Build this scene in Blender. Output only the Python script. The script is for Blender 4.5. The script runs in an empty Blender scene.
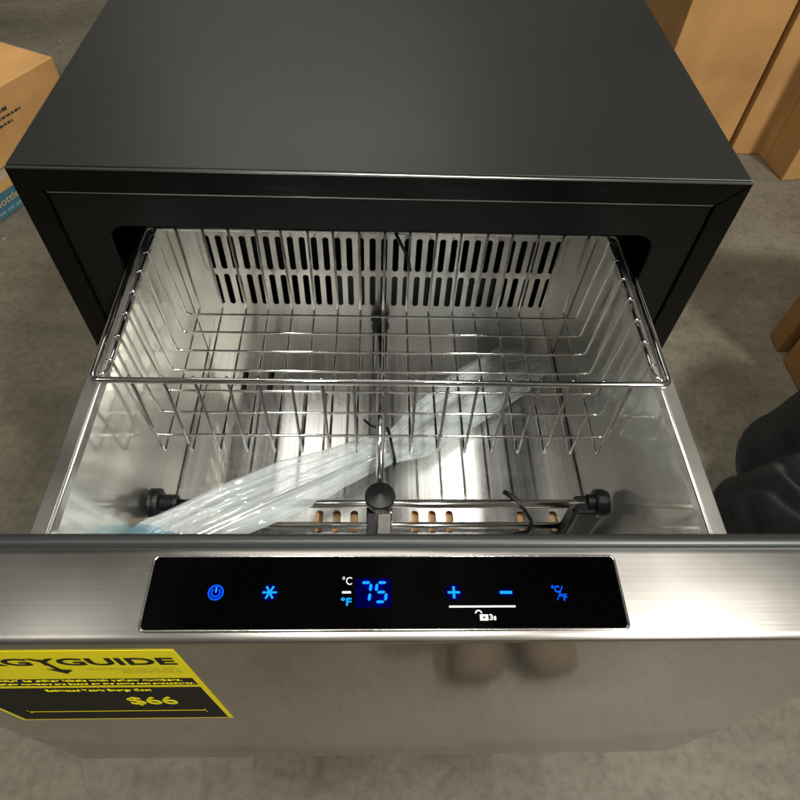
import bpy, bmesh, math, random
from mathutils import Vector, Matrix, noise
random.seed(7)
S = bpy.context.scene
COL = S.collection
H = 0.864                      # height of the cabinet top above the floor

# ------------------------------------------------------------------ camera
cam = bpy.data.cameras.new('camera'); co = bpy.data.objects.new('camera', cam); COL.objects.link(co)
r = Vector((0.99922518, -0.01635247, 0.03579981)); u = Vector((-0.00838149, 0.80032479, 0.59950811)); f = Vector((0.03845491, 0.59934366, -0.79956763))
M = Matrix((r, u, -f)).transposed().to_4x4(); M.translation = Vector((-0.0077026, -0.4446985, 0.2940559 + H))
co.matrix_world = M
cam.sensor_width = 36; cam.lens = 36 * 627.947 / 800; cam.clip_start = .02; cam.clip_end = 60
S.camera = co
# ------------------------------------------------------------------ world (dim warehouse air)
W = bpy.data.worlds.new('World'); S.world = W; W.use_nodes = True
nt = W.node_tree; nt.nodes.clear()
def wn(t, **k):
    n = nt.nodes.new(t)
    for a, b in k.items(): setattr(n, a, b)
    return n
tc = wn('ShaderNodeTexCoord'); mp = wn('ShaderNodeMapping'); mp.inputs['Scale'].default_value = (2.2, .8, 1.4)
nz = wn('ShaderNodeTexNoise'); nz.inputs['Scale'].default_value = 3.6; nz.inputs['Detail'].default_value = 3
rp = wn('ShaderNodeValToRGB'); rp.color_ramp.elements[0].position = .47; rp.color_ramp.elements[0].color = (.022, .02, .016, 1)
rp.color_ramp.elements[1].position = .62; rp.color_ramp.elements[1].color = (1.0, .97, .86, 1)
bg = wn('ShaderNodeBackground'); bg.inputs['Strength'].default_value = .26; out = wn('ShaderNodeOutputWorld')
nt.links.new(tc.outputs['Generated'], mp.inputs[0]); nt.links.new(mp.outputs[0], nz.inputs['Vector'])
nt.links.new(nz.outputs[0], rp.inputs[0]); nt.links.new(rp.outputs[0], bg.inputs[0]); nt.links.new(bg.outputs[0], out.inputs[0])
# ------------------------------------------------------------------ ceiling lamps of the hall
def lamp(name, loc, target, sx, sy, power, colr=(1, .97, .89)):
    l = bpy.data.lights.new(name, 'AREA'); l.shape = 'RECTANGLE'; l.size = sx; l.size_y = sy; l.energy = power; l.color = colr
    o = bpy.data.objects.new(name, l); COL.objects.link(o); o.location = loc
    o.rotation_euler = (Vector(target) - Vector(loc)).to_track_quat('-Z', 'Y').to_euler(); return o
lamp('ceiling_lamp', (2.5, -2.1, 4.7), (0, 0, .8), .5, .5, 330)
lamp('ceiling_lamp', (-2.6, -.9, 5.0), (0, 0, .8), .5, .5, 20)
lamp('ceiling_lamp', (-.52, -.1, 5.2), (-.52, -.1, .8), .07, 1.3, 78)
lamp('ceiling_lamp', (.62, -.1, 5.2), (.62, -.1, .8), .07, 1.3, 80)
lamp('ceiling_lamp', (-.6, 5.2, 5.2), (0, 0, .8), 3, 2.6, 60)
S.view_settings.view_transform = 'Standard'; S.view_settings.look = 'None'; S.view_settings.exposure = 0; S.view_settings.gamma = 1
S.render.engine = 'CYCLES'

# ------------------------------------------------------------------ materials
MATS = {}
def mat(name, col=(.5, .5, .5), rough=.5, metal=0, spec=.5, emit=None, es=1, alpha=1, trans=0, coat=0):
    m = bpy.data.materials.new(name); m.use_nodes = True; MATS[name] = m
    b = m.node_tree.nodes['Principled BSDF']
    b.inputs['Base Color'].default_value = (*col, 1); b.inputs['Roughness'].default_value = rough; b.inputs['Metallic'].default_value = metal
    b.inputs['Specular IOR Level'].default_value = spec; b.inputs['Alpha'].default_value = alpha; b.inputs['Transmission Weight'].default_value = trans
    b.inputs['Coat Weight'].default_value = coat
    if emit: b.inputs['Emission Color'].default_value = (*emit, 1); b.inputs['Emission Strength'].default_value = es
    return m
def N(m, t, **k):
    n = m.node_tree.nodes.new(t)
    for a, b in k.items(): setattr(n, a, b)
    return n
def L(m, a, b): m.node_tree.links.new(a, b)
def noise_chain(m, scale=(1, 1, 1), ns=5, detail=4, coords='Object'):
    t = N(m, 'ShaderNodeTexCoord'); p = N(m, 'ShaderNodeMapping'); p.inputs['Scale'].default_value = scale
    n = N(m, 'ShaderNodeTexNoise'); n.inputs['Scale'].default_value = ns; n.inputs['Detail'].default_value = detail
    L(m, t.outputs[coords], p.inputs[0]); L(m, p.outputs[0], n.inputs['Vector']); return n.outputs[0]
def ramp(m, src, stops):
    rr = N(m, 'ShaderNodeValToRGB'); e = rr.color_ramp.elements
    e[0].position, e[0].color = stops[0][0], (*stops[0][1], 1); e[1].position, e[1].color = stops[-1][0], (*stops[-1][1], 1)
    for p, c in stops[1:-1]:
        q = e.new(p); q.color = (*c, 1)
    L(m, src, rr.inputs[0]); return rr.outputs[0]
def maprange(m, src, a, b, lo=.3, hi=.7):
    n = N(m, 'ShaderNodeMapRange'); n.inputs['From Min'].default_value = lo; n.inputs['From Max'].default_value = hi
    n.inputs['To Min'].default_value = a; n.inputs['To Max'].default_value = b; L(m, src, n.inputs[0]); return n.outputs[0]
def bump(m, src, dist, strength=1, prev=None):
    n = N(m, 'ShaderNodeBump'); n.inputs['Distance'].default_value = dist; n.inputs['Strength'].default_value = strength
    L(m, src, n.inputs['Height'])
    if prev: L(m, prev, n.inputs['Normal'])
    return n.outputs[0]
def brushed(name, col, rough, brush, tangent, aniso=.7, wav=.0, streak=.12, rv=.06, grain=.00003, sharp=0, srough=.09, scr=None, scrd=.0003):
    """brushed metal: brush = mapping scale (low along the grain)"""
    m = mat(name, col, rough, 1); b = m.node_tree.nodes['Principled BSDF']
    s1 = noise_chain(m, brush, 1, 3); s2 = noise_chain(m, (1, 1, 1), 14, 5)
    c = ramp(m, s1, [(.25, tuple(x * (1 - streak) for x in col)), (.75, tuple(min(1, x * (1 + streak)) for x in col))])
    mix = N(m, 'ShaderNodeMix', data_type='RGBA', blend_type='MULTIPLY'); mix.inputs[0].default_value = 1
    L(m, c, mix.inputs[6]); L(m, ramp(m, s2, [(.2, (.95, .945, .935)), (.8, (1, 1, 1))]), mix.inputs[7]); L(m, mix.outputs[2], b.inputs['Base Color'])
    L(m, maprange(m, s2, rough - rv, rough + rv, .2, .8), b.inputs['Roughness'])
    nn = bump(m, s1, grain)
    if wav: nn = bump(m, noise_chain(m, (1, 1, 1), 7, 1), wav, 1, nn)
    if scr: nn = bump(m, noise_chain(m, scr, 1, 1), scrd, 1, nn)
    L(m, nn, b.inputs['Normal'])
    b.inputs['Anisotropic'].default_value = aniso
    cx = N(m, 'ShaderNodeCombineXYZ')
    for i in range(3): cx.inputs[i].default_value = tangent[i]
    L(m, cx.outputs[0], b.inputs['Tangent'])
    if sharp:
        b2 = N(m, 'ShaderNodeBsdfPrincipled'); b2.inputs['Metallic'].default_value = 1; b2.inputs['Roughness'].default_value = srough
        n3 = nn
        L(m, mix.outputs[2], b2.inputs['Base Color']); L(m, n3, b2.inputs['Normal']); L(m, cx.outputs[0], b2.inputs['Tangent']); b2.inputs['Anisotropic'].default_value = min(aniso, .6)
        ms = N(m, 'ShaderNodeMixShader'); ms.inputs[0].default_value = sharp
        L(m, b.outputs[0], ms.inputs[1]); L(m, b2.outputs[0], ms.inputs[2]); L(m, ms.outputs[0], m.node_tree.nodes['Material Output'].inputs[0])
    return m
steel_wall = brushed('steel_wall', (.88, .87, .81), .36, (90, 3, 90), (0, 1, 0), .0, .0004, .04, .04, .000003, .5, .085)
steel_floor = brushed('steel_floor', (.72, .72, .71), .27, (500, 3, 500), (0, 1, 0), 1.0, .0, .22, .03, .0, .45, .09, (16, .7, 1), .0016)
steel_back = brushed('steel_back', (.74, .73, .70), .3, (500, 500, 6), (0, 0, 1), .9, .0002, .06, .05, .0, .45, .13)
steel_top = brushed('steel_door_top', (.47, .45, .425), .33, (4, 900, 300), (0, 1, 0), .8, .0, .09)
steel_front = brushed('steel_door_front', (.52, .49, .45), .28, (420, 420, 6), (0, 0, 1), .5, .0004, .07, .05, .000004, .55, .085)
steel_rail = brushed('steel_rail', (.60, .58, .55), .3, (200, 5, 200), (0, 1, 0), .5, 0, .05)
chrome = mat('chrome', (.82, .81, .79), .08, 1)
rodsteel = mat('rod_steel', (.62, .60, .57), .16, 1)
bright = mat('bright_bevel', (.86, .85, .8), .28, 1)
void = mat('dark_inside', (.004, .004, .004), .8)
gasket = mat('gasket_rubber', (.018, .021, .021), .4)
plastic = mat('black_plastic', (.005, .005, .006), .4, 0, .25)
L(plastic, bump(plastic, noise_chain(plastic, (1, 1, 1), 60, 3), .0003), plastic.node_tree.nodes['Principled BSDF'].inputs['Normal'])
glass = mat('panel_glass', (.0006, .0006, .0008), .07, 0, .1)
# black coated sheet
black = mat('black_coat', (.011, .0113, .0100), .38, 0, .35)
_b = black.node_tree.nodes['Principled BSDF']
_n = noise_chain(black, (1, 1, 1), 3, 4); _g = noise_chain(black, (1, 1, 1), 900, 2)
_dv = N(black, 'ShaderNodeTexVoronoi'); _dv.inputs['Scale'].default_value = 60; _dt = N(black, 'ShaderNodeTexCoord'); L(black, _dt.outputs['Object'], _dv.inputs['Vector'])
_dn = noise_chain(black, (1, 1, 1), 7, 5); _da = N(black, 'ShaderNodeMath', operation='MULTIPLY'); L(black, maprange(black, _dv.outputs['Distance'], 1, 0, .03, .07), _da.inputs[0]); L(black, maprange(black, _dn, 0, .5, .5, .7), _da.inputs[1])
_dm = N(black, 'ShaderNodeMix', data_type='RGBA'); _dm.inputs[6].default_value = (.011, .0113, .0100, 1); _dm.inputs[7].default_value = (.13, .13, .115, 1); L(black, _da.outputs[0], _dm.inputs[0]); L(black, _dm.outputs[2], _b.inputs['Base Color'])
L(black, maprange(black, _n, .32, .42), _b.inputs['Roughness']); L(black, bump(black, _g, .00006), _b.inputs['Normal'])
frame_m = mat('black_frame', (.002, .002, .002), .2, 0, .22)
L(frame_m, maprange(frame_m, noise_chain(frame_m, (2, 2, 60), 6, 4), .15, .3), frame_m.node_tree.nodes['Principled BSDF'].inputs['Roughness'])
fascia_m = mat('black_fascia', (.005, .0055, .0055), .33, 0, .22)
L(fascia_m, maprange(fascia_m, noise_chain(fascia_m, (1, 1, 1), 5, 4), .27, .4), fascia_m.node_tree.nodes['Principled BSDF'].inputs['Roughness'])
bright_cut_edge = mat('bright_cut_edge', (.55, .55, .52), .35, 1)  # pale cut metal for strips added to draw the highlight along edges
# concrete
conc = mat('concrete', (.2, .18, .14), .6, 0, .4)
_b = conc.node_tree.nodes['Principled BSDF']
_a = noise_chain(conc, (1, 1, 1), 3.2, 9); _c = noise_chain(conc, (1, 1, 1), 26, 6)
_mx = N(conc, 'ShaderNodeMix', data_type='RGBA', blend_type='MULTIPLY'); _mx.inputs[0].default_value = 1
L(conc, ramp(conc, _a, [(.3, (.086, .075, .053)), (.48, (.102, .090, .065)), (.62, (.120, .106, .078)), (.8, (.094, .083, .060))]), _mx.inputs[6])
L(conc, ramp(conc, _c, [(.3, (.82, .82, .82)), (.5, (1, 1, 1)), (.8, (1.08, 1.05, 1.0))]), _mx.inputs[7])
_v = N(conc, 'ShaderNodeTexVoronoi'); _v.inputs['Scale'].default_value = 9; _tc = N(conc, 'ShaderNodeTexCoord'); L(conc, _tc.outputs['Object'], _v.inputs['Vector'])
_m2 = N(conc, 'ShaderNodeMix', data_type='RGBA', blend_type='MIX'); _m2.inputs[7].default_value = (.3, .28, .24, 1)
L(conc, maprange(conc, _v.outputs['Distance'], .7, 0, .02, .05), _m2.inputs[0]); L(conc, _mx.outputs[2], _m2.inputs[6])
_f = noise_chain(conc, (1, 1, 1), 70, 9); _m3 = N(conc, 'ShaderNodeMix', data_type='RGBA', blend_type='MULTIPLY'); _m3.inputs[0].default_value = 1
L(conc, _m2.outputs[2], _m3.inputs[6]); L(conc, ramp(conc, _f, [(.3, (.78, .78, .78)), (.5, (1, 1, 1)), (.75, (1.15, 1.15, 1.12))]), _m3.inputs[7])
_w = noise_chain(conc, (.9, 5, 1), 1.3, 5); _m4 = N(conc, 'ShaderNodeMix', data_type='RGBA', blend_type='MULTIPLY'); _m4.inputs[0].default_value = 1
conc.node_tree.nodes['Mapping.003'].inputs['Rotation'].default_value = (0, 0, .9)
L(conc, _m3.outputs[2], _m4.inputs[6]); L(conc, ramp(conc, _w, [(.3, (.74, .75, .76)), (.5, (1, 1, 1))]), _m4.inputs[7]); _ct = N(conc, 'ShaderNodeTexCoord'); _cn = N(conc, 'ShaderNodeTexNoise'); _cn.inputs['Scale'].default_value = 3; _cn.inputs['Detail'].default_value = 6; L(conc, _ct.outputs['Object'], _cn.inputs['Vector'])
_cm = N(conc, 'ShaderNodeMix', data_type='VECTOR'); _cm.inputs[0].default_value = .22; L(conc, _ct.outputs['Object'], _cm.inputs[4]); L(conc, _cn.outputs['Color'], _cm.inputs[5])
_cv = N(conc, 'ShaderNodeTexVoronoi', feature='DISTANCE_TO_EDGE'); _cv.inputs['Scale'].default_value = 1.9; L(conc, _cm.outputs[1], _cv.inputs['Vector'])
_m5 = N(conc, 'ShaderNodeMix', data_type='RGBA', blend_type='MULTIPLY'); L(conc, maprange(conc, _cv.outputs['Distance'], .16, 0, .001, .004), _m5.inputs[0]); _m5.inputs[7].default_value = (.35, .33, .3, 1)
L(conc, _m4.outputs[2], _m5.inputs[6]); L(conc, _m5.outputs[2], _b.inputs['Base Color']); L(conc, maprange(conc, _a, .38, .65), _b.inputs['Roughness']); L(conc, bump(conc, _c, .002), _b.inputs['Normal'])
# cardboard
def card(name, c):
    m = mat(name, c, .75, 0, .25); b = m.node_tree.nodes['Principled BSDF']
    n = noise_chain(m, (1, 1, 1), 6, 8); w = noise_chain(m, (220, 220, 6), 1, 2)
    mx = N(m, 'ShaderNodeMix', data_type='RGBA', blend_type='MULTIPLY'); mx.inputs[0].default_value = 1
    L(m, ramp(m, n, [(.3, tuple(x * .8 for x in c)), (.65, tuple(x * 1.1 for x in c))]), mx.inputs[6])
    L(m, ramp(m, w, [(.3, (.96, .96, .96)), (.7, (1, 1, 1))]), mx.inputs[7]); L(m, mx.outputs[2], b.inputs['Base Color'])
    L(m, bump(m, n, .003), b.inputs['Normal']); return m
card_m = card('cardboard', (.43, .235, .085)); card_b = card('cardboard_brown', (.30, .15, .045)); card_d = card('cardboard_shade_side', (.20, .12, .05))
card_g = card('cardboard_dusty', (.19, .16, .12))
tape_m = mat('brown_tape', (.05, .033, .018), .4)
blueink = mat('blue_ink', (.03, .11, .15), .7); tanink = mat('tan_ink', (.42, .28, .13), .7); blackink = mat('black_ink', (.03, .025, .02), .7)
greyink = mat('pale_blue_ink', (.13, .2, .21), .7)
yellow = mat('label_yellow', (.86, .74, .0), .5, 0, .3); labelblack = mat('label_black', (.012, .011, .008), .6, 0, .15); labelpale = mat('label_small_print', (.42, .36, .02), .5); labeledge = mat('label_edge', (.85, .8, .35), .5)
L(yellow, bump(yellow, noise_chain(yellow, (1, 1, 1), 20, 2), .0006), yellow.node_tree.nodes['Principled BSDF'].inputs['Normal'])
blue_led = mat('blue_led', (0, 0, 0), .5, 0, 0, emit=(.003, .10, 1), es=1.2)
cyan_led = mat('cyan_led', (0, 0, 0), .5, 0, 0, emit=(.01, .38, 1), es=1.25)
glow_led = mat('display_glow', (0, 0, .0), .6, 0, 0, emit=(0, .001, .50), es=1)  # painted glow spilling round the lit digits and power symbol
dim_glow = mat('display_glow_dim', (0, 0, 0), .6, 0, 0, emit=(0, 0, .055), es=1)  # fainter painted glow, behind the digits and round the symbols
white_ink = mat('white_print', (.5, .5, .48), .5, emit=(.8, .8, .78), es=.2)  # print also given a faint emission of its own
tan_under = mat('tan_liner', (.46, .27, .12), .6)
film = mat('blue_film', (.10, .28, .38), .15, 0, .5, alpha=.45)
# clear polythene
poly = mat('clear_polythene', (.50, .55, .57), .06, 0, 1, alpha=.4)
_b = poly.node_tree.nodes['Principled BSDF']
_n = noise_chain(poly, (1, 1, 1), 1, 4, 'UV')
poly.node_tree.nodes['Mapping'].inputs['Scale'].default_value = (3, 7, 1)
_v = N(poly, 'ShaderNodeTexVoronoi', feature='DISTANCE_TO_EDGE'); _v.inputs['Scale'].default_value = 1
_p = N(poly, 'ShaderNodeMapping'); _p.inputs['Scale'].default_value = (26, 7, 1); _p.inputs['Rotation'].default_value = (0, 0, .5); _t = N(poly, 'ShaderNodeTexCoord')
L(poly, _t.outputs['UV'], _p.inputs[0]); L(poly, _p.outputs[0], _v.inputs['Vector'])
_lw = N(poly, 'ShaderNodeLayerWeight'); _lw.inputs[0].default_value = .35
_ad = N(poly, 'ShaderNodeMath', operation='MULTIPLY_ADD', use_clamp=True); _ad.inputs[1].default_value = .55
L(poly, _lw.outputs['Facing'], _ad.inputs[0]); L(poly, maprange(poly, _n, .16, .50, .40, .62), _ad.inputs[2]); L(poly, _ad.outputs[0], _b.inputs['Alpha'])
L(poly, bump(poly, _v.outputs['Distance'], .0012, .7, bump(poly, _n, .0012)), _b.inputs['Normal'])
tubeclear = mat('clear_tube', (.6, .64, .63), .05, 0, 1, alpha=.16)
strip_m = mat('steel_strip', (.72, .70, .64), .2, 1)
# dark teal cloth
cloth = mat('teal_cloth', (.012, .018, .019), .85, 0, .3)
_b = cloth.node_tree.nodes['Principled BSDF']
L(cloth, ramp(cloth, noise_chain(cloth, (1, 1, 1), 9, 5), [(.3, (.012, .0145, .0145)), (.7, (.022, .027, .026))]), _b.inputs['Base Color'])
L(cloth, bump(cloth, noise_chain(cloth, (1, 1, 1), 700, 2), .0006, 1, bump(cloth, noise_chain(cloth, (1, .5, 1), 11, 2), .018)), _b.inputs['Normal']); pass
leather = mat('brown_leather', (.115, .085, .055), .6); rubber = mat('boot_sole', (.03, .025, .02), .7)

# ------------------------------------------------------------------ helpers
def link(name, bm_or_me, m, parent=None, smooth=False, mats=None):
    if isinstance(bm_or_me, bmesh.types.BMesh):
        me = bpy.data.meshes.new(name); bm_or_me.normal_update(); bm_or_me.to_mesh(me); bm_or_me.free()
    else: me = bm_or_me
    me.materials.clear(); me.materials.append(m)
    for x in (mats or []): me.materials.append(x)
    if smooth:
        for p in me.polygons: p.use_smooth = True
    o = bpy.data.objects.new(name, me); COL.objects.link(o)
    if parent: o.parent = parent
    return o
def tag(o, label, cat, group=None):
    o['label'] = label; o['category'] = cat
    if group: o['group'] = group
    return o
def empty(name, loc=(0, 0, 0), rot=0):
    o = bpy.data.objects.new(name, None); COL.objects.link(o); o.location = loc; o.rotation_euler = (0, 0, rot); o.empty_display_size = .05; return o
def bx(bm, x0, x1, y0, y1, z0, z1, bev=0, seg=2):
    g = bmesh.ops.create_cube(bm, size=1)
    for v in g['verts']: v.co = Vector(((x0 + x1) / 2 + v.co.x * (x1 - x0), (y0 + y1) / 2 + v.co.y * (y1 - y0), (z0 + z1) / 2 + v.co.z * (z1 - z0)))
    if bev:
        es = list({e for v in g['verts'] for e in v.link_edges})
        bmesh.ops.bevel(bm, geom=es, offset=bev, segments=seg, profile=.5, affect='EDGES')
    return bm
def box(name, x0, x1, y0, y1, z0, z1, m, parent=None, bev=0, seg=2, smooth=False):
    o = link(name, bx(bmesh.new(), x0, x1, y0, y1, z0, z1, bev, seg), m, parent)
    return o
def fillet(pts, rad, n=5, cyclic=False):
    pts = [Vector(p) for p in pts]; out = []
    k = len(pts)
    for i, p in enumerate(pts):
        if not cyclic and i in (0, k - 1): out.append(p); continue
        a = pts[(i - 1) % k]; b = pts[(i + 1) % k]
        rr = rad[i] if isinstance(rad, (list, tuple)) else rad
        da, db = (a - p), (b - p); rr = min(rr, da.length * .49, db.length * .49)
        if rr <= 0: out.append(p); continue
        da.normalize(); db.normalize(); A = p + da * rr; B = p + db * rr
        for j in range(n + 1):
            t = j / n; out.append(A * (1 - t) ** 2 + p * 2 * t * (1 - t) + B * t * t)
    return out
def tube(bm, pts, rad, seg=8, cyclic=False, caps=True, sy=1):
    pts = [Vector(p) for p in pts]; n = len(pts); rings = []
    def tan(i):
        a = pts[(i - 1) % n] if (cyclic or i > 0) else pts[i]; b = pts[(i + 1) % n] if (cyclic or i < n - 1) else pts[i]
        return (b - a).normalized()
    t0 = tan(0); nrm = t0.orthogonal().normalized()
    for i in range(n):
        t = tan(i); nrm = (nrm - t * nrm.dot(t)).normalized(); bn = t.cross(nrm)
        R = rad[i] if isinstance(rad, (list, tuple)) else rad
        rings.append([bm.verts.new(pts[i] + nrm * math.cos(a) * R + bn * math.sin(a) * R * sy) for a in [2 * math.pi * k / seg for k in range(seg)]])
    for i in range(n if cyclic else n - 1):
        A, B = rings[i], rings[(i + 1) % n]
        for k in range(seg):
            bm.faces.new((A[k], A[(k + 1) % seg], B[(k + 1) % seg], B[k]))
    if caps and not cyclic: bm.faces.new(rings[0][::-1]); bm.faces.new(rings[-1])
    return bm
def tube_o(name, pts, rad, m, parent=None, seg=8, cyclic=False):
    return link(name, tube(bmesh.new(), pts, rad, seg, cyclic), m, parent, True)
def lathe(bm, prof, center, axis='z', seg=28):
    """prof: (radius, height) pairs turned about an axis"""
    rings = []
    for rr, h in prof:
        ring = []
        for k in range(seg):
            a = 2 * math.pi * k / seg; c, s = math.cos(a) * rr, math.sin(a) * rr
            v = {'z': (c, s, h), 'x': (h, c, s), 'y': (s, h, c)}[axis]
            ring.append(bm.verts.new(Vector(center) + Vector(v)))
        rings.append(ring)
    for A, B in zip(rings, rings[1:]):
        for k in range(seg): bm.faces.new((A[k], A[(k + 1) % seg], B[(k + 1) % seg], B[k]))
    bm.faces.new(rings[0][::-1]); bm.faces.new(rings[-1]); return bm
def rrect(x0, x1, y0, y1, rad, n=6):
    P = []
    for cx, cy, a0 in ((x1 - rad, y1 - rad, 0), (x0 + rad, y1 - rad, 90), (x0 + rad, y0 + rad, 180), (x1 - rad, y0 + rad, 270)):
        for j in range(n + 1):
            a = math.radians(a0 + 90 * j / n); P.append((cx + rad * math.cos(a), cy + rad * math.sin(a)))
    return P
def plate_mesh(name, loops, thick):
    """flat sheet with holes in XY, thickness centred on z=0"""
    cu = bpy.data.curves.new(name, 'CURVE'); cu.dimensions = '2D'; cu.fill_mode = 'BOTH'; cu.extrude = thick / 2
    for lp in loops:
        s = cu.splines.new('POLY'); s.points.add(len(lp) - 1)
        for q, (x, y) in zip(s.points, lp): q.co = (x, y, 0, 1)
        s.use_cyclic_u = True
    return curve_to_mesh(name, cu)
def curve_to_mesh(name, cu):
    o = bpy.data.objects.new(name, cu); COL.objects.link(o)
    dg = bpy.context.evaluated_depsgraph_get(); me = bpy.data.meshes.new_from_object(o.evaluated_get(dg))
    bpy.data.objects.remove(o); bpy.data.curves.remove(cu); me.name = name; return me
def plate(name, loops, thick, mtx, m, parent=None):
    me = plate_mesh(name, loops, thick); me.transform(mtx); return link(name, me, m, parent)
def text(name, body, size, mtx, m, parent=None, width=None, bold=0, shear=0, align='LEFT', depth=.0001):
    cu = bpy.data.curves.new(name, 'FONT'); cu.body = body; cu.size = size; cu.extrude = depth; cu.offset = bold; cu.shear = shear; cu.resolution_u = 4
    me = curve_to_mesh(name, cu)
    xs = [v.co.x for v in me.vertices]; x0, x1 = min(xs), max(xs)
    k = (width / (x1 - x0)) if width else 1
    for v in me.vertices: v.co.x = (v.co.x - x0) * k
    me.transform(mtx); return link(name, me, m, parent)
XZ = lambda y: Matrix(((1, 0, 0, 0), (0, 0, -1, y), (0, 1, 0, 0), (0, 0, 0, 1)))      # local XY -> world XZ facing -y
def XY(z): return Matrix.Translation((0, 0, z))
Z = lambda z: z + H

# ------------------------------------------------------------------ setting: floor
bm = bmesh.new(); bmesh.ops.create_grid(bm, x_segments=8, y_segments=8, size=14)
fl = link('floor', bm, conc); fl['kind'] = 'structure'

# ------------------------------------------------------------------ refrigerator
F = empty('drawer_refrigerator', (0, .3, 0))
tag(F, 'black undercounter refrigerator with its steel upper drawer pulled open', 'refrigerator')
def P(o, parent=None):
    """parent keeping the authored world coordinates"""
    par = parent or F
    off = Vector((0, .3, 0)) if par is F or par.parent is F else Vector(par.location)
    return o
FO = Vector((0, -.3, 0))
def fr(o):           # direct part of the refrigerator: geometry is authored in world space
    o.parent = F; o.location = FO; return o
def sub(o, par): o.parent = par; return o     # sub-part: same frame as its part

# shell
bm = bmesh.new(); T = .02
bx(bm, -.3, .3, .0042, .6, Z(-T), Z(0), .0003, 1)
bx(bm, -.3, -.3 + T, .0045, .6, .04, Z(-T) - .0002, .0008); bx(bm, .3 - T, .3, .0045, .6, .04, Z(-T) - .0002, .0008)
bx(bm, -.279, .279, .57, .599, .04, Z(-T) - .001); bx(bm, -.279, .279, .02, .569, .04, .06)
fr(link('cabinet_shell', bm, black))
bm = bmesh.new(); bx(bm, -.27, .27, .03, .55, .0, .039); fr(link('plinth', bm, plastic))
# mitred front frame
def poly_prism(bm, pts, y0, y1, bev=.0009):
    a = [bm.verts.new((x, y0, z)) for x, z in pts]; b = [bm.verts.new((x, y1, z)) for x, z in pts]
    fs = [bm.faces.new(a), bm.faces.new(b[::-1])]
    n = len(pts)
    for i in range(n): fs.append(bm.faces.new((a[i], b[i], b[(i + 1) % n], a[(i + 1) % n])))
    if bev: bmesh.ops.bevel(bm, geom=[e for e in {e for q in fs for e in q.edges}], offset=bev, segments=2, profile=.5, affect='EDGES')
fw, g = .0222, .0004
zt, zb = Z(0), .06
for pts in ([(-.3 + g, zt), (-.3 + fw + g, zt - fw), (.3 - fw - g, zt - fw), (.3 - g, zt)],
            [(-.3, zt - g), (-.3, zb), (-.3 + fw, zb + fw), (-.3 + fw, zt - fw - g)],
            [(.3, zt - g), (.3 - fw, zt - fw - g), (.3 - fw, zb + fw), (.3, zb)],
            [(-.3 + g, zb), (.3 - g, zb), (.3 - fw - g, zb + fw), (-.3 + fw + g, zb + fw)]):
    bm = bmesh.new(); poly_prism(bm, pts, 0, .004); bmesh.ops.recalc_face_normals(bm, faces=bm.faces); fr(link('frame_strip', bm, frame_m))
# fascia with the drawer opening
x0, x1 = -.3 + fw + .0012, .3 - fw - .0012
fas = fr(plate('fascia', [rrect(x0, x1, zb + fw + .001, zt - fw - .0016, .001, 1), rrect(-.2415, .2415, Z(-.36), Z(-.0562), .018)], .0035, XZ(.0042), fascia_m))
bm = bmesh.new(); poly_prism(bm, [(x0, zt - fw - .0014), (x0, zt - fw - .0002), (x1, zt - fw - .0002), (x1, zt - fw - .0014)], .0012, .004, .0003)
bmesh.ops.recalc_face_normals(bm, faces=bm.faces); sub(link('fascia_edge', bm, bright_cut_edge), fas)  # strip added as the highlight line on top of the fascia
fr(tube_o('top_edge', [(-.2995, .0008, Z(-.0006)), (.2995, .0008, Z(-.0006))], .0011, bright_cut_edge, None, 8))  # thin bright strip added as the cabinet's front edge highlight
# black lining behind the fascia
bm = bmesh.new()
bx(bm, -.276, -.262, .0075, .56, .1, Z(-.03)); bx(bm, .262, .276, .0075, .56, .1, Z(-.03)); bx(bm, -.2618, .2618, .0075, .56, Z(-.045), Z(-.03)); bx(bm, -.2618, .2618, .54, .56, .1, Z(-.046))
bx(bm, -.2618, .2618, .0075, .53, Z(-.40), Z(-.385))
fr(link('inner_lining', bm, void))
# lower drawer front (closed)
ld = fr(box('lower_drawer_front', -.297, .297, -.052, -.001, .075, Z(-.44), steel_front, None, .003))

# ---- drawer box
D0, D1 = -.2885, .088          # front and rear of the drawer
zr, zf = Z(-.109), Z(-.314)
def wall(sx):
    bm = bmesh.new()
    prof = [(.2401, zr), (.2401, zr - .012), (.2325, zr - .013), (.2325, zf - .004), (.2204, zf - .004), (.2204, zf + .002), (.2262, zr - .006), (.2276, zr), ]
    pts = [(sx * x, z) for x, z in prof]
    a = [bm.verts.new((x, D0, z)) for x, z in pts]; b = [bm.verts.new((x, D1, z)) for x, z in pts]
    n = len(pts)
    for i in range(n): bm.faces.new((a[i], b[i], b[(i + 1) % n], a[(i + 1) % n]))
    bm.faces.new(a); bm.faces.new(b[::-1]); bmesh.ops.recalc_face_normals(bm, faces=bm.faces); return bm
def slot(cx, cy, w, h, n=5): return rrect(cx - w / 2, cx + w / 2, cy - h / 2, cy + h / 2, w / 2 * .98, n)
rear_slots = [slot(-.168, .0385, .0068, .038), slot(-.1365, .0385, .0068, .038), slot(.1365, .0385, .0068, .038), slot(.168, .0385, .0068, .038)]
fxs = [-.1995, -.181, -.162, -.144, -.0665, -.048, -.0295, .0345, .053, .0715, .1485, .1835]
front_slots = [slot(x, -.150, .0082, .026) for x in fxs]
dbox = fr(plate('drawer_box', [rrect(-.2192, .2192, D0, D1 - .001, .0005, 1)] + rear_slots + front_slots, .0012, XY(zf), steel_floor))
for sx in (-1, 1): sub(link('side_wall', wall(sx), steel_wall), dbox)
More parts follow.
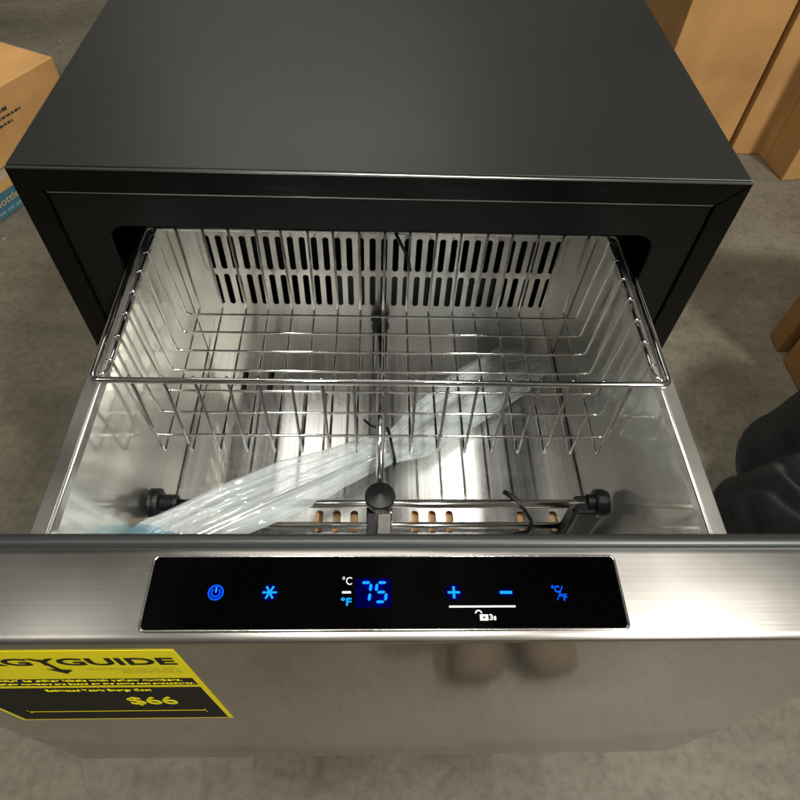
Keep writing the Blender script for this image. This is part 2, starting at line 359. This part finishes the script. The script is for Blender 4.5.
# flat steel rails on top of the walls with a bright rolled lip
for sx in (-1, 1):
    bm = bmesh.new(); a, b = sorted((sx * .2403, sx * .2292)); bx(bm, a, b, D0, D1 + .03, zr + .0002, zr + .0016, .0005, 2)
    rl = sub(link('rail', bm, steel_rail), dbox)
    sub(tube_o('rail_lip', [(sx * .2281, D0, zr + .0006), (sx * .2281, D1 + .03, zr + .0006)], .0011, bright, None, 8), dbox)
sub(box('under_liner', -.2192, .2192, -.17, -.125, zf - .012, zf - .008, tan_under), dbox)
sub(box('under_liner', -.2192, .2192, -.124, D1, zf - .012, zf - .008, void), dbox)
# back panel: 31 x 2 slots
hol = []
for i in range(31):
    x = -.1868 + i * .012453
    hol.append(slot(x, Z(-.1555), .0066, .0455)); hol.append(slot(x, Z(-.2082), .0066, .0458))
bk = sub(plate('slotted_back_panel', [[(-.2196, zf + .0012), (.2196, zf + .0012), (.2262, Z(-.100)), (-.2262, Z(-.100))]] + hol, .0012, XZ(D1), steel_back), dbox)
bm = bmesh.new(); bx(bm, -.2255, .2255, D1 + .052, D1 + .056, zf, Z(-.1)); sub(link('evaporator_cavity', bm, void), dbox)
bm = bmesh.new(); bx(bm, -.055, .13, D1 + .012, D1 + .03, Z(-.262), Z(-.1905), .001); sub(link('evaporator_box', bm, mat('dark_grey_box', (.03, .034, .034), .5)), dbox)

# ---- drawer front
zd = Z(-.035); zbm = Z(-.43)
bm = bmesh.new(); bx(bm, -.297, .297, -.3515, -.3005, zbm, zd, .0042, 5)
df = fr(link('drawer_front', bm, steel_top, None, True, [steel_front]))
me = df.data
for p in me.polygons:
    if p.normal.y < -.72: p.material_index = 1
bm = bmesh.new()
for pts, rr in (([(-.297, -.3516), (.297, -.3516)], .001),):
    pass
bm.free()
# magnetic gasket
bm = bmesh.new(); path = fillet([(-.268, -.2952, Z(-.0415)), (.268, -.2952, Z(-.0415)), (.268, -.2952, Z(-.40)), (-.268, -.2952, Z(-.40))], .012, 5, True)
tube(bm, path, .0052, 10, True)
for a, b in ((-.268, .268),): pass
gk = sub(link('gasket', bm, gasket, None, True), df)
bm = bmesh.new(); bx(bm, -.285, .285, -.3003, -.2965, Z(-.42), Z(-.0388), .0008); sub(link('gasket_base', bm, mat('dark_gasket_base', (.012, .013, .013), .5)), df)
bm = bmesh.new(); bx(bm, -.255, .255, -.2964, -.2886, Z(-.385), Z(-.055), .003); sub(link('inner_door_liner', bm, steel_back), df)
# control panel
px0, px1, py0, py1 = -.1259, .1247, -.3452, -.3069
ring = [(x, y, zd + .0003) for x, y in rrect(px0 - .0008, px1 + .0008, py0 - .0008, py1 + .0008, .0030, 6)]
sub(tube_o('panel_bezel', ring, .0008, rodsteel, None, 8, True), df)
sub(plate('control_panel', [rrect(px0, px1, py0, py1, .0024)], .0008, XY(zd + .0002), glass), df)
zi = zd + .00075
def pl2(name, loops, m, th=.0002): return sub(plate(name, loops, th, XY(zi), m), df)
def ringpts(cx, cy, rr, a0=0, a1=360, n=24): return [(cx + rr * math.cos(math.radians(a0 + (a1 - a0) * i / n)), cy + rr * math.sin(math.radians(a0 + (a1 - a0) * i / n))) for i in range(n + (0 if a1 - a0 == 360 else 1))]
# power: lit disc with a darker broken ring inside
pcx, pcy = -.0910, -.3262
arc = ringpts(pcx, pcy, .0026, 130, 410, 20) + ringpts(pcx, pcy, .0018, 410, 130, 20)
arcbar = [(pcx - .0004, pcy), (pcx + .0004, pcy), (pcx + .0004, pcy + .0029), (pcx - .0004, pcy + .0029)]
ic = pl2('power_symbol', [ringpts(pcx, pcy, .0042), ringpts(pcx, pcy, .0033)], blue_led)
pl2('power_symbol', [arc], blue_led); pl2('power_symbol', [arcbar], cyan_led)
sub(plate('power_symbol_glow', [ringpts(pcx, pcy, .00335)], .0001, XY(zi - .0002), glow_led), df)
# snowflake
halo = lambda cx, cy, a, b: sub(plate('symbol_halo', [[(cx + a * math.cos(k * math.pi / 12), cy + b * math.sin(k * math.pi / 12)) for k in range(24)]], .0001, XY(zi - .0001), dim_glow), df)  # emissive ellipse painting the glow around a lit symbol
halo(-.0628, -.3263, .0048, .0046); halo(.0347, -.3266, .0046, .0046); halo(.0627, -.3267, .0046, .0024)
def star(cx, cy, R, w, n=3):
    L_ = []
    for k in range(n):
        a = math.pi * k / n; dx, dy = math.cos(a), math.sin(a); nx, ny = -dy * w, dx * w
        L_.append([(cx + dx * R + nx, cy + dy * R + ny), (cx - dx * R + nx, cy - dy * R + ny), (cx - dx * R - nx, cy - dy * R - ny), (cx + dx * R - nx, cy + dy * R - ny)])
    return L_
def bars(name, quads, m, dz=0):
    bm = bmesh.new()
    for k, q in enumerate(quads):
        z = zi + dz + k * .00004
        bm.faces.new([bm.verts.new((x, y, z)) for x, y in q])
    bmesh.ops.recalc_face_normals(bm, faces=bm.faces)
    o = sub(link(name, bm, m), df); return o
bars('freezer_symbol', star(-.0628, -.3263, .0038, .00055), cyan_led, .0002)
# unit marks
sub(text('unit_print', '°C', .0060, Matrix.Translation((-.0248, -.3222, zi)), white_ink, None, .0052), df)
bars('unit_print', [[(-.0247, -.3257), (-.0200, -.3257), (-.0200, -.3269), (-.0247, -.3269)]], white_ink)
sub(text('unit_light', '°F', .0056, Matrix.Translation((-.0252, -.3333, zi)), cyan_led, None, .0056, .00015), df)
# seven segment display
pl2('display_glow', [rrect(-.0178, .0016, -.3345, -.3186, .0012)], dim_glow)  # dim blue backing, a painted glow behind the digits
def seg7(cx, cy, segs, w=.0054, h=.0104, t=.00072, sl=.10):
    pts = {'a': ((-w / 2, h / 2), (w / 2, h / 2)), 'b': ((w / 2, h / 2), (w / 2, 0)), 'c': ((w / 2, 0), (w / 2, -h / 2)), 'd': ((-w / 2, -h / 2), (w / 2, -h / 2)),
           'e': ((-w / 2, 0), (-w / 2, -h / 2)), 'f': ((-w / 2, h / 2), (-w / 2, 0)), 'g': ((-w / 2, 0), (w / 2, 0))}
    Q = []
    for s in segs:
        a, b = Vector(pts[s][0]), Vector(pts[s][1]); d = (b - a).normalized(); n = Vector((-d.y, d.x)); a += d * .0005; b -= d * .0005
        hx = [a, a + d * t + n * t, b - d * t + n * t, b, b - d * t - n * t, a + d * t - n * t]
        Q.append([(cx + q.x + q.y * sl, cy + q.y) for q in hx])
    return Q
bars('digit_halo', seg7(-.0126, -.3264, 'abc', t=.0019), glow_led, .00015)  # wider emissive segments imitate the glow around the digits
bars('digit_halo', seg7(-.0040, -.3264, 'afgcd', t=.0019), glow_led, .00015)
bars('display_digit', seg7(-.0126, -.3264, 'abc'), cyan_led, .0003); bars('display_digit', seg7(-.0040, -.3264, 'afgcd'), cyan_led, .0003)
# plus, minus, line, open padlock, unit switch
def rect(cx, cy, w, h): return [(cx - w / 2, cy - h / 2), (cx + w / 2, cy - h / 2), (cx + w / 2, cy + h / 2), (cx - w / 2, cy + h / 2)]
bars('plus_symbol', [rect(.0347, -.3266, .0066, .0013), rect(.0347, -.3266, .0014, .0066)], cyan_led, .0002)
bars('minus_symbol', [rect(.0627, -.3267, .0066, .0016)], cyan_led, .0002)
bars('line_print', [rect(.0493, -.3342, .0352, .0010)], white_ink, .0002)
lk = [rect(.0497, -.3399, .0044, .0034)]
pl2('padlock_print', [rect(.0497, -.3399, .0044, .0032), rect(.0497, -.3399, .0012, .0010)], white_ink)
pl2('padlock_print', [ringpts(.0470, -.3378, .0019, 0, 180, 12) + ringpts(.0470, -.3378, .0012, 180, 0, 12)], white_ink)
sub(text('padlock_print', '3s', .0042, Matrix.Translation((.0525, -.3412, zi)), white_ink, None, .0036, .0001), df)
sub(text('unit_switch_light', '°C', .0050, Matrix.Translation((.0876, -.3266, zi)), blue_led, None, .0044, .00018), df)
bars('unit_switch_light', [[(.0895, -.3310), (.0901, -.3310), (.0940, -.3232), (.0934, -.3232)]], blue_led, .0002)
sub(text('unit_switch_light', '°F', .0048, Matrix.Translation((.0912, -.3310, zi)), blue_led, None, .0042, .00018), df)

# ------------------------------------------------------------------ yellow energy label on the drawer front
YL = -.3518
E_ = empty('energy_label', (-.175, YL, Z(-.14)))
tag(E_, 'yellow energy guide label stuck on the front of the steel drawer', 'label')
EO = -Vector(E_.location)
def el(o): o.parent = E_; o.location = EO; return o
el(plate('label_sheet', [rrect(-.2640, -.1112, Z(-.225), Z(-.0465), .0006, 1)], .0002, XZ(YL), yellow))
T1 = XZ(YL - .0003)
def put(x, z): return Matrix.Translation((x, 0, Z(z))) @ T1
el(text('title_text', 'ENERGYGUIDE', .0185, put(-.2580, -.0735), labelblack, None, .1428, .00045))
def quad(name, rects, m, y=YL - .0002):
    bm = bmesh.new()
    for q in rects: bm.faces.new([bm.verts.new((x, y, Z(z))) for x, z in q])
    bmesh.ops.recalc_face_normals(bm, faces=bm.faces)
    for fc in bm.faces:
        if fc.normal.y > 0: fc.normal_flip()
    return el(link(name, bm, m))
quad('title_arrow', [[(-.1872, -.062), (-.1842, -.062), (-.1812, -.083), (-.1842, -.083)], [(-.1895, -.0805), (-.1755, -.0835), (-.1815, -.0915)]], labelblack, YL - .00045)
def rc(x0, x1, z0, z1): return [(x0, z0), (x1, z0), (x1, z1), (x0, z1)]
quad('black_band', [rc(-.2610, -.1145, -.121, -.1045)], labelblack); quad('black_band', [rc(-.2610, -.1145, -.222, -.1265)], labelblack)
el(text('band_text', 'Compare ONLY to other labels with yellow numbers.', .0062, put(-.2580, -.1103), yellow, None, .1365, 0))
el(text('band_text', 'Labels with yellow numbers are based on the same test procedures.', .0048, put(-.2580, -.1178), yellow, None, .142, 0))
el(text('cost_text', 'Estimated Yearly Energy Cost', .0072, put(-.2105, -.1355), yellow, None, .064, 0))
el(text('cost_number', '$66', .030, put(-.1695, -.1745), yellow, None, .031, .0003))
quad('cost_scale', [rc(-.247, -.125, -.196, -.1935), rc(-.247, -.2462, -.200, -.190), rc(-.1258, -.125, -.200, -.190)], yellow, YL - .00045)
sp = []
random.seed(3)
for k, z in enumerate((-.0810, -.0835, -.0862, -.0888, -.0912)):
    x = -.168 if k < 2 else -.150
    while x < -.118:
        w = random.uniform(.003, .008); sp.append(rc(x, min(x + w, -.1165), z - .0008, z)); x += w + .0012
quad('small_print', sp, labelpale)

# ------------------------------------------------------------------ wire basket
B = empty('wire_basket', (0, -.03, Z(-.2104)))
tag(B, 'chrome wire basket hanging on the rails of the open drawer', 'basket')
BO = -Vector(B.location)
def bp(o): o.parent = B; o.location = BO; return o
zk = Z(-.1046); zbt = Z(-.2104); yf, yr = -.1285, .0625
bp(tube_o('rim', fillet([(-.2345, yf, zk), (.2345, yf, zk), (.2345, yr, zk), (-.2345, yr, zk)], .008, 6, True), .0027, chrome, None, 12, True))
for s in (-1, 1):
    bp(tube_o('side_rod', fillet([(s * .2300, yf + .0035, zk - .0003), (s * .2240, yf + .010, zk - .0003), (s * .2240, yr - .001, zk - .0003)], .004, 4), .0017, chrome, None, 10))
for i in range(17):
    x = (i - 8) * .0256; w = .0006 * math.sin(i * 2.7)
    pts = fillet([(x + w, yf + .0022, zk + .0022), (x, yf + .0012, zbt - .0026), (x - w, yr - .001, zbt - .0026), (x + w, yr - .0024, zk + .0022)], [0, .003, .003, 0], 5)
    bp(tube_o('long_wire', pts, .00138, chrome, None, 8))
for i in range(7):
    y = -.110 + .0265 * i
    pts = fillet([(-.2262, y, zk + .0028), (-.2222, y, zk + .0034), (-.2166, y, zbt), (.2166, y, zbt), (.2222, y, zk + .0034), (.2262, y, zk + .0028)], [0, .0015, .007, .007, .0015, 0], 6)
    bp(tube_o('cross_wire', pts, .00138, chrome, None, 8))

# ------------------------------------------------------------------ bottle divider: rods, knobs, brackets
V = empty('divider_rack', (0, -.163, zf))
tag(V, 'steel divider rods with black knobs across the drawer floor', 'divider')
VO = -Vector(V.location)
def vp(o): o.parent = V; o.location = VO; return o
yk, zk2 = -.163, Z(-.2475)
vp(tube_o('cross_rod', [(-.2, yk, zk2), (.2, yk, zk2)], .0042, rodsteel, None, 16))
vp(tube_o('lower_rod', [(-.19, yk + .004, Z(-.303)), (.198, yk + .004, Z(-.303))], .0034, rodsteel, None, 14))
vp(tube_o('long_rod', [(-.003, yk + .006, zk2 - .006), (-.003, D1 - .016, zk2 - .006)], .0042, chrome, None, 16))
# left end knob on the wall
prof = [(.004, .019), (.0095, .0188), (.0098, .006)]
bm = bmesh.new()
pr = [(.0135, -.2195), (.0142, -.2185), (.0142, -.2155), (.0128, -.2150), (.0128, -.2140), (.0140, -.2132), (.0138, -.2098), (.0110, -.2092), (.0085, -.2085)]
for k in range(6): pr += [(.0085, -.2082 + k * .0022), (.0077, -.2075 + k * .0022), (.0077, -.2068 + k * .0022)]
pr += [(.0076, -.1940), (.0055, -.1935)]
lathe(bm, pr, (0, yk, zk2), 'x'); kn = vp(link('end_knob', bm, plastic, None, False))
# centre knob
bm = bmesh.new(); lathe(bm, [(.009, -.016), (.0095, -.006), (.0136, -.005), (.0145, -.002), (.0145, .0035), (.0136, .0052), (.006, .0070), (.0008, .0084)], (-.003, yk + .001, zk2 + .010), 'z', 40)
vp(link('centre_knob', bm, plastic))
bm = bmesh.new(); bx(bm, -.0062, .0095, yk - .006, yk + .004, Z(-.310), zk2 - .0085, .002); 
vp(link('centre_bracket', bm, rodsteel))
bm = bmesh.new(); bx(bm, -.0158, -.0066, yk - .008, yk + .004, Z(-.310), zk2 - .004, .0015); vp(link('centre_clip', bm, plastic))
# right end clamp
bm = bmesh.new(); lathe(bm, [(.0085, .197), (.0085, .2035), (.0125, .2040), (.0135, .206), (.0135, .213), (.0120, .2145), (.0120, .2165)], (0, yk, zk2 + .002), 'x', 28)
vp(link('end_clamp', bm, plastic))
bm = bmesh.new(); bx(bm, .1855, .2125, yk - .012, yk + .008, Z(-.3125), zk2 + .004, .003); vp(link('clamp_leg', bm, plastic))
bm = bmesh.new(); bx(bm, .184, .1852, yk - .008, yk + .004, Z(-.31), zk2 - .004, .0004); bx(bm, .1965, .1972, yk - .012, yk - .0095, Z(-.312), zk2 - .004); vp(link('clamp_tab', bm, plastic))
# screw thread sleeve next to the clamp
bm = bmesh.new(); pr = []
for k in range(10): pr += [(.0046, .180 + k * .0017), (.0040, .1808 + k * .0017)]
lathe(bm, pr, (0, yk, zk2), 'x', 16); vp(link('threaded_end', bm, rodsteel))
# rear holder
bm = bmesh.new(); lathe(bm, [(.009, D1 - .020), (.0105, D1 - .019), (.0105, D1 - .012), (.0085, D1 - .011), (.0085, D1 - .006), (.0115, D1 - .005), (.0115, D1 - .0012)], (-.003, 0, zk2 - .002), 'y', 28)
vp(link('rear_knob', bm, plastic))
bm = bmesh.new(); bx(bm, -.0125, -.0095, D1 - .004, D1 - .0012, zf + .002, zk2 - .008, .0005); bx(bm, .0035, .0065, D1 - .004, D1 - .0012, zf + .002, zk2 - .008, .0005); vp(link('rear_bracket', bm, plastic))

# ------------------------------------------------------------------ clear plastic bag with strips
BT = [(-.2340, -.2030, -.230, -.158, -.226), (-.2105, -.1876, -.230, -.1347, -.2089), (-.1509, -.1476, -.236, -.1036, -.191), (-.1058, -.118, -.246, -.064, -.1655), (-.0548, -.0949, -.259, -.0377, -.1383),
      (-.019, -.0719, -.268, -.011, -.1175), (.0058, -.0652, -.270, .0119, -.1042), (.0309, -.0278, -.277, .0507, -.0898), (.0857, .0335, -.287, .1224, -.0323), (.1462, .0834, -.296, .1736, .0104), (.1880, .0840, -.302, .2130, .0560)]
def bag_at(s):
    s = max(0, min(len(BT) - 1.0001, s)); i = int(s); t = s - i; t = t * t * (3 - 2 * t) * .35 + t * .65
    return [a * (1 - t) + b * t for a, b in zip(BT[i], BT[i + 1])]
def bag_surface(bm, uvl, s0, s1, ns, nt_, top):
    G = []
    for i in range(ns + 1):
        s = s0 + (s1 - s0) * i / ns; ax, ay, az, bx_, by = bag_at(s); row = []
        pinch = math.exp(-((s - 6) / .55) ** 2); endf = min(1, (10.0 - s) / 1.2 + .05)
        th = (.020 * (1 - .45 * pinch)) * (1 if s < 6 else .8) * endf
        for j in range(nt_ + 1):
            t = j / nt_; pr = math.sqrt(max(0, 1 - (2 * t - 1) ** 2))
            w1 = noise.noise(Vector((s * .55, t * (9 - 3 * pinch), 3.1))); w2 = noise.noise(Vector((s * 1.1, t * 11, 7.7))); w3 = abs(noise.noise(Vector((s * 2.6 + t * 3, t * 6, 1.2))))
            z = az + (th * .55 * pr * (1 + .75 * w1) + .0016 * w2 * pr + .0022 * w3 * pr - .001 if top else -th * .25 * pr + .001 * w2 * pr)
            e = .0022 * noise.noise(Vector((s * 1.9, t * 2, 9)))
            x = ax + (bx_ - ax) * t + e; y = ay + (by - ay) * t + e
            z = max(z, -.3125)
            row.append((bm.verts.new((x, y, Z(z))), (s / 10, t)))
        G.append(row)
    for i in range(ns):
        for j in range(nt_):
            q = [G[i][j], G[i][j + 1], G[i + 1][j + 1], G[i + 1][j]]
            fc = bm.faces.new([a[0] for a in q])
            for lp, a in zip(fc.loops, q): lp[uvl].uv = a[1]
BG = empty('plastic_bag', (0, -.08, Z(-.27)))
tag(BG, 'long clear plastic bag with a blue end lying diagonally under the basket', 'plastic bag')
GO = -Vector(BG.location)
def gp(o): o.parent = BG; o.location = GO; return o
bm = bmesh.new(); uvl = bm.loops.layers.uv.new('UVMap')
bag_surface(bm, uvl, .55, 10, 190, 56, True); bag_surface(bm, uvl, .55, 10, 60, 14, False)
gp(link('sleeve', bm, poly, None, True))
bm = bmesh.new(); uvl = bm.loops.layers.uv.new('UVMap'); bag_surface(bm, uvl, 0, .56, 10, 30, True); gp(link('blue_end', bm, film, None, True))
# black twist tie round the waist
ax, ay, az, bx2, by = bag_at(6)
pts = [(ax - .004, ay + .004, Z(az - .003)), (ax - .001, ay + .001, Z(az + .008)), (ax + .001, ay - .010, Z(az + .0135)), (bx2 - .002, by + .010, Z(az + .0135)), (bx2 + .001, by - .001, Z(az + .006)), (bx2 + .001, by - .003, Z(az - .006)), (ax, ay - .002, Z(az - .010)), (ax - .004, ay + .004, Z(az - .003))]
gp(tube_o('twist_tie', fillet(pts, .006, 4), .0016, plastic, None, 8))
tg = [(ax - .002, ay + .001, Z(az + .006)), (ax - .012, ay - .003, Z(az + .012)), (ax - .020, ay + .002, Z(az + .010)), (ax - .026, ay + .011, Z(az + .007))]
gp(tube_o('twist_tail', fillet(tg, .006, 4), .0014, plastic, None, 8))
# strips and tubes inside
ST = empty('steel_strips', (0, -.08, Z(-.27)))
tag(ST, 'bundle of thin steel strips and clear tubes inside the plastic bag', 'strips')
for k, (t0, t1, t2, m_, rr) in enumerate([(.66, .62, .42, strip_m, .0024), (.74, .68, .50, strip_m, .0016), (.36, .40, .34, tubeclear, .0040), (.86, .80, .62, tubeclear, .0036), (.55, .54, .56, tubeclear, .0040), (.16, .22, .26, tubeclear, .004)]):
    pts = []
    for i in range(24):
        s = .5 + (8.9 - k * .25) * i / 23; a = bag_at(s); t = t0 + (t1 - t0) * min(1, s / 4) if s < 4 else t1 + (t2 - t1) * min(1, (s - 4) / 5)
        pts.append((a[0] + (a[3] - a[0]) * t, a[1] + (a[4] - a[1]) * t, Z(max(a[2] + .001, -.306))))
    o = tube_o('strip' if m_ is strip_m else 'clear_tube', pts, rr, m_, ST, 10); o.location = -Vector(ST.location)

# ------------------------------------------------------------------ black cable ties
def tie(name, pts, label, rad=.0015):
    o = tube_o(name, fillet(pts, .006, 4), rad, plastic); tag(o, label, 'cable tie', 'black cable ties'); return o
tie('cable_tie', [(.012, .0600, Z(-.1075)), (.010, .0560, Z(-.100)), (.016, .0530, Z(-.112)), (.0235, .0560, Z(-.130)), (.0275, .0600, Z(-.152))], 'black cable tie hanging from the rear wires of the basket, in front of the slots', .0017)
tie('cable_tie', [(.118, -.151, Z(-.2455)), (.124, -.158, Z(-.2425)), (.134, -.166, Z(-.246)), (.140, -.169, Z(-.259)), (.148, -.170, Z(-.272)), (.146, -.176, Z(-.283)), (.139, -.174, Z(-.290)), (.136, -.170, Z(-.300))], 'black twisted cable tie hanging from the steel cross rod by the right clamp', .0024)

# ------------------------------------------------------------------ cartons
def carton(name, loc, ang, w, d, h, m, label, seams=True, group=None):
    """local x along the front face, y back, z up; front-left corner at loc"""
    E0 = empty(name, loc, ang); tag(E0, label, 'cardboard box', group)
    bm = bmesh.new(); bx(bm, 0, w, 0, d, 0, h, .003, 2); link('carton_body', bm, m, E0)
    if seams:
        bm = bmesh.new(); bx(bm, w / 2 - .03, w / 2 + .03, -.0006, d + .0006, h - .0005, h + .0008); link('packing_tape', bm, tape_m, E0)
    return E0
def quad_local(name, rects, m, par, y):
    bm = bmesh.new()
    for x0, x1, z0, z1 in rects: bm.faces.new([bm.verts.new(q) for q in ((x0, y, z0), (x1, y, z0), (x1, y, z1), (x0, y, z1))])
    return link(name, bm, m, par)
# left pair: face direction runs from the front-left to the rear-right
angL = math.atan2(1.1103 - 1.0359, 1.1 - 1.0643)
bl = Vector((-1.0719, 1.0359, 0)); dl = Vector((math.cos(angL), math.sin(angL), 0))
A1 = carton('cardboard_box', bl - dl * .5, angL, .95, .55, .100, card_g, 'low cardboard box with a blue printed band, under the orange box', False)
quad_local('printed_band', [(.003, .947, .004, .070)], blueink, A1, -.0012)
quad_local('kraft_strip', [(.003, .947, .0705, .097)], card_m, A1, -.0011)
LM = lambda x, z, y=-.0020: Matrix.Translation((x, 0, z)) @ XZ(y)
text('printed_text', '20 Bottle', .030, LM(.465, .036), tanink, A1, .130)
text('printed_text', '20 Bottle', .030, LM(.665, .036), tanink, A1, .130)
quad_local('small_print', [(.45 + k * .03, .472 + k * .03, .014, .022) for k in range(7)], greyink, A1, -.0018)
off = Vector((-math.sin(angL), math.cos(angL), 0)) * .035
A2 = carton('cardboard_box', bl - dl * .5 + off + Vector((0, 0, .1008)), angL, .90, .5, .185, card_m, 'orange cardboard box with dark printed lines, stacked on the blue banded box')
random.seed(11)
q = []
for row, (z, xa, xb) in enumerate(((.128, .650, .700), (.111, .655, .738), (.094, .650, .700))):
    x = xa
    while x < xb - .005:
        w = random.uniform(.008, .018); q.append((x, min(xb, x + w), z, z + (.009 if row == 0 else .006))); x += w + .003
quad_local('printed_lines', q, blackink, A2, -.0012)
def stroke(name, pts, par, m, rad=.003):
    return link(name, tube(bmesh.new(), [(a, -.0012, b) for a, b in pts], rad, 6, sy=.3), m, par)
stroke('printed_sketch', [(.590, .05), (.602, .075), (.612, .095), (.609, .11), (.598, .118), (.590, .11)], A2, blackink)
stroke('printed_sketch', [(.615, .065), (.628, .078), (.637, .095)], A2, blackink, .002)
# right rear pair
RR = [('cardboard_box', (.86, 1.47, 0), .02, .300, .5, .75, card_m, 'tan cardboard box behind the cabinet, left of the dark gap'),
      ('cardboard_box', (1.178, 1.474, 0), .0, .135, .5, .80, card_m, 'tan cardboard box standing right of the dark gap')]
for a in RR: carton(*a)
a = math.atan2(1.3237 - 1.4895, 1.2991 - 1.273)       # dark side face heading
sd = Vector((1.2991 - 1.273, 1.3237 - 1.4895, 0)).normalized()
fd = Vector((-sd.y, sd.x, 0))
o = empty('cardboard_box', (1.2995, 1.3237, 0), math.atan2(fd.y, fd.x)); tag(o, 'large brown cardboard box with a seam down its side, at the top right', 'cardboard box')
bm = bmesh.new(); bx(bm, 0, .5, 0, .110, 0, .8, .003); link('carton_body', bm, card_m, o)
bm = bmesh.new(); bx(bm, 0, .5, .1125, .45, 0, .8, .003); link('carton_flap', bm, card_m, o)
# near right: two boxes side by side
carton('cardboard_box', (1.000, .585, 0), math.radians(-3), .35, .058, .52, card_b, 'narrow brown cardboard box beside the dark gap on the right', False)
o = empty('cardboard_box', (1.006, .430, 0), math.radians(1)); tag(o, 'brown cardboard box behind the teal jacket, nearest of the boxes on the right', 'cardboard box')
bm = bmesh.new(); bx(bm, 0, .36, 0, .128, 0, .50, .003); link('carton_body', bm, card_b, o)
bm = bmesh.new(); bx(bm, -.0007, .3607, .050, .085, .4995, .5008); link('packing_tape', bm, tape_m, o)

# ------------------------------------------------------------------ dark teal jacket heaped on the floor by the drawer
def sm(a, b, x): t = max(0, min(1, (x - a) / (b - a))); return t * t * (3 - 2 * t)
def dome(x, y, cx, cy, rx, ry, h, p=2.2, rot=0):
    c, s = math.cos(rot), math.sin(rot); dx, dy = x - cx, y - cy; X, Y = (dx * c + dy * s) / rx, (-dx * s + dy * c) / ry
    d = (abs(X) ** p + abs(Y) ** p) ** (1 / p); return h * (1 - sm(.6, 1.0, d)) ** .6 * (1 - .25 * min(1, d) ** 2)
LA, LB = (1.01, .17, .24, .24, .50), (.80, .06, .125, .17, .20)
def jbase(x, y): return max(dome(x, y, *LA), dome(x, y, *LB))
def jh(x, y):
    a = dome(x, y, *LA); b = dome(x, y, *LB); k = 40; h = math.log(math.exp(k * a) + math.exp(k * b)) / k - .017
    n = Vector((x, y, 0)); m_ = min(1, max(0, h) / .2)
    w = noise.noise(Vector((x * 4, y * 4, 2))) * .06
    rdg = abs(math.sin((x * 1.0 + y * .25 + w) * 62)) ** .6; rd2 = 1 - abs(noise.noise(Vector((x * 15, y * 8, 5)))) * 2
    return max(.002, h + m_ * ((.034 if a < b else .016) * (rdg - .5) + .046 * (rd2 - .5) + .04 * noise.noise(n * 5)))
bm = bmesh.new(); n1, n2 = 230, 200; G = []
for i in range(n1 + 1):
    row = []
    for j in range(n2 + 1):
        x = .66 + .62 * i / n1; y = -.13 + .56 * j / n2; z = jh(x, y)
        row.append(bm.verts.new((x, y, z)))
    G.append(row)
for i in range(n1):
    for j in range(n2):
        q = (G[i][j], G[i + 1][j], G[i + 1][j + 1], G[i][j + 1])
        if max(jbase(v.co.x, v.co.y) for v in q) > .004: bm.faces.new(q)
bmesh.ops.delete(bm, geom=[v for v in bm.verts if not v.link_faces], context='VERTS')
JK = link('jacket', bm, cloth, None, True); tag(JK, 'dark teal cloth jacket heaped in folds beside the open drawer', 'jacket')

# ------------------------------------------------------------------ the photographer's boots, mirrored in the drawer front
def boot(x, y, rz, label):
    E0 = empty('work_boot', (x, y, 0), rz); tag(E0, label, 'boot', 'boots in front of the drawer')
    bm = bmesh.new(); secs = [(0, .030, .045), (.02, .043, .062), (.06, .050, .078), (.11, .050, .095), (.16, .044, .125), (.20, .042, .17), (.26, .042, .17), (.285, .030, .12)]
    rings = []
    for yy, w, h in secs:
        rings.append([bm.verts.new((w * math.cos(a), -yy, .024 + max(0, h - .024) * (.5 + .5 * math.sin(a)))) for a in [2 * math.pi * k / 20 for k in range(20)]])
    for A, Bb in zip(rings, rings[1:]):
        for k in range(20): bm.faces.new((A[k], A[(k + 1) % 20], Bb[(k + 1) % 20], Bb[k]))
    bm.faces.new(rings[0]); bm.faces.new(rings[-1]); bmesh.ops.recalc_face_normals(bm, faces=bm.faces)
    link('upper', bm, leather, E0, True)
    bm = bmesh.new(); lathe(bm, [(.042, 0), (.043, .002), (.043, .20), (.040, .205)], (0, -.225, .10), 'z', 20); link('shaft', bm, leather, E0, True)
    me = plate_mesh('sole', [rrect(-.053, .053, -.292, .004, .045)], .024); me.transform(Matrix.Translation((0, 0, .0125))); link('sole', me, rubber, E0)
boot(.175, -.585, .1, 'brown leather work boot on the floor, left one of the pair before the drawer')
boot(.325, -.595, -.15, 'brown leather work boot on the floor, right one of the pair before the drawer')
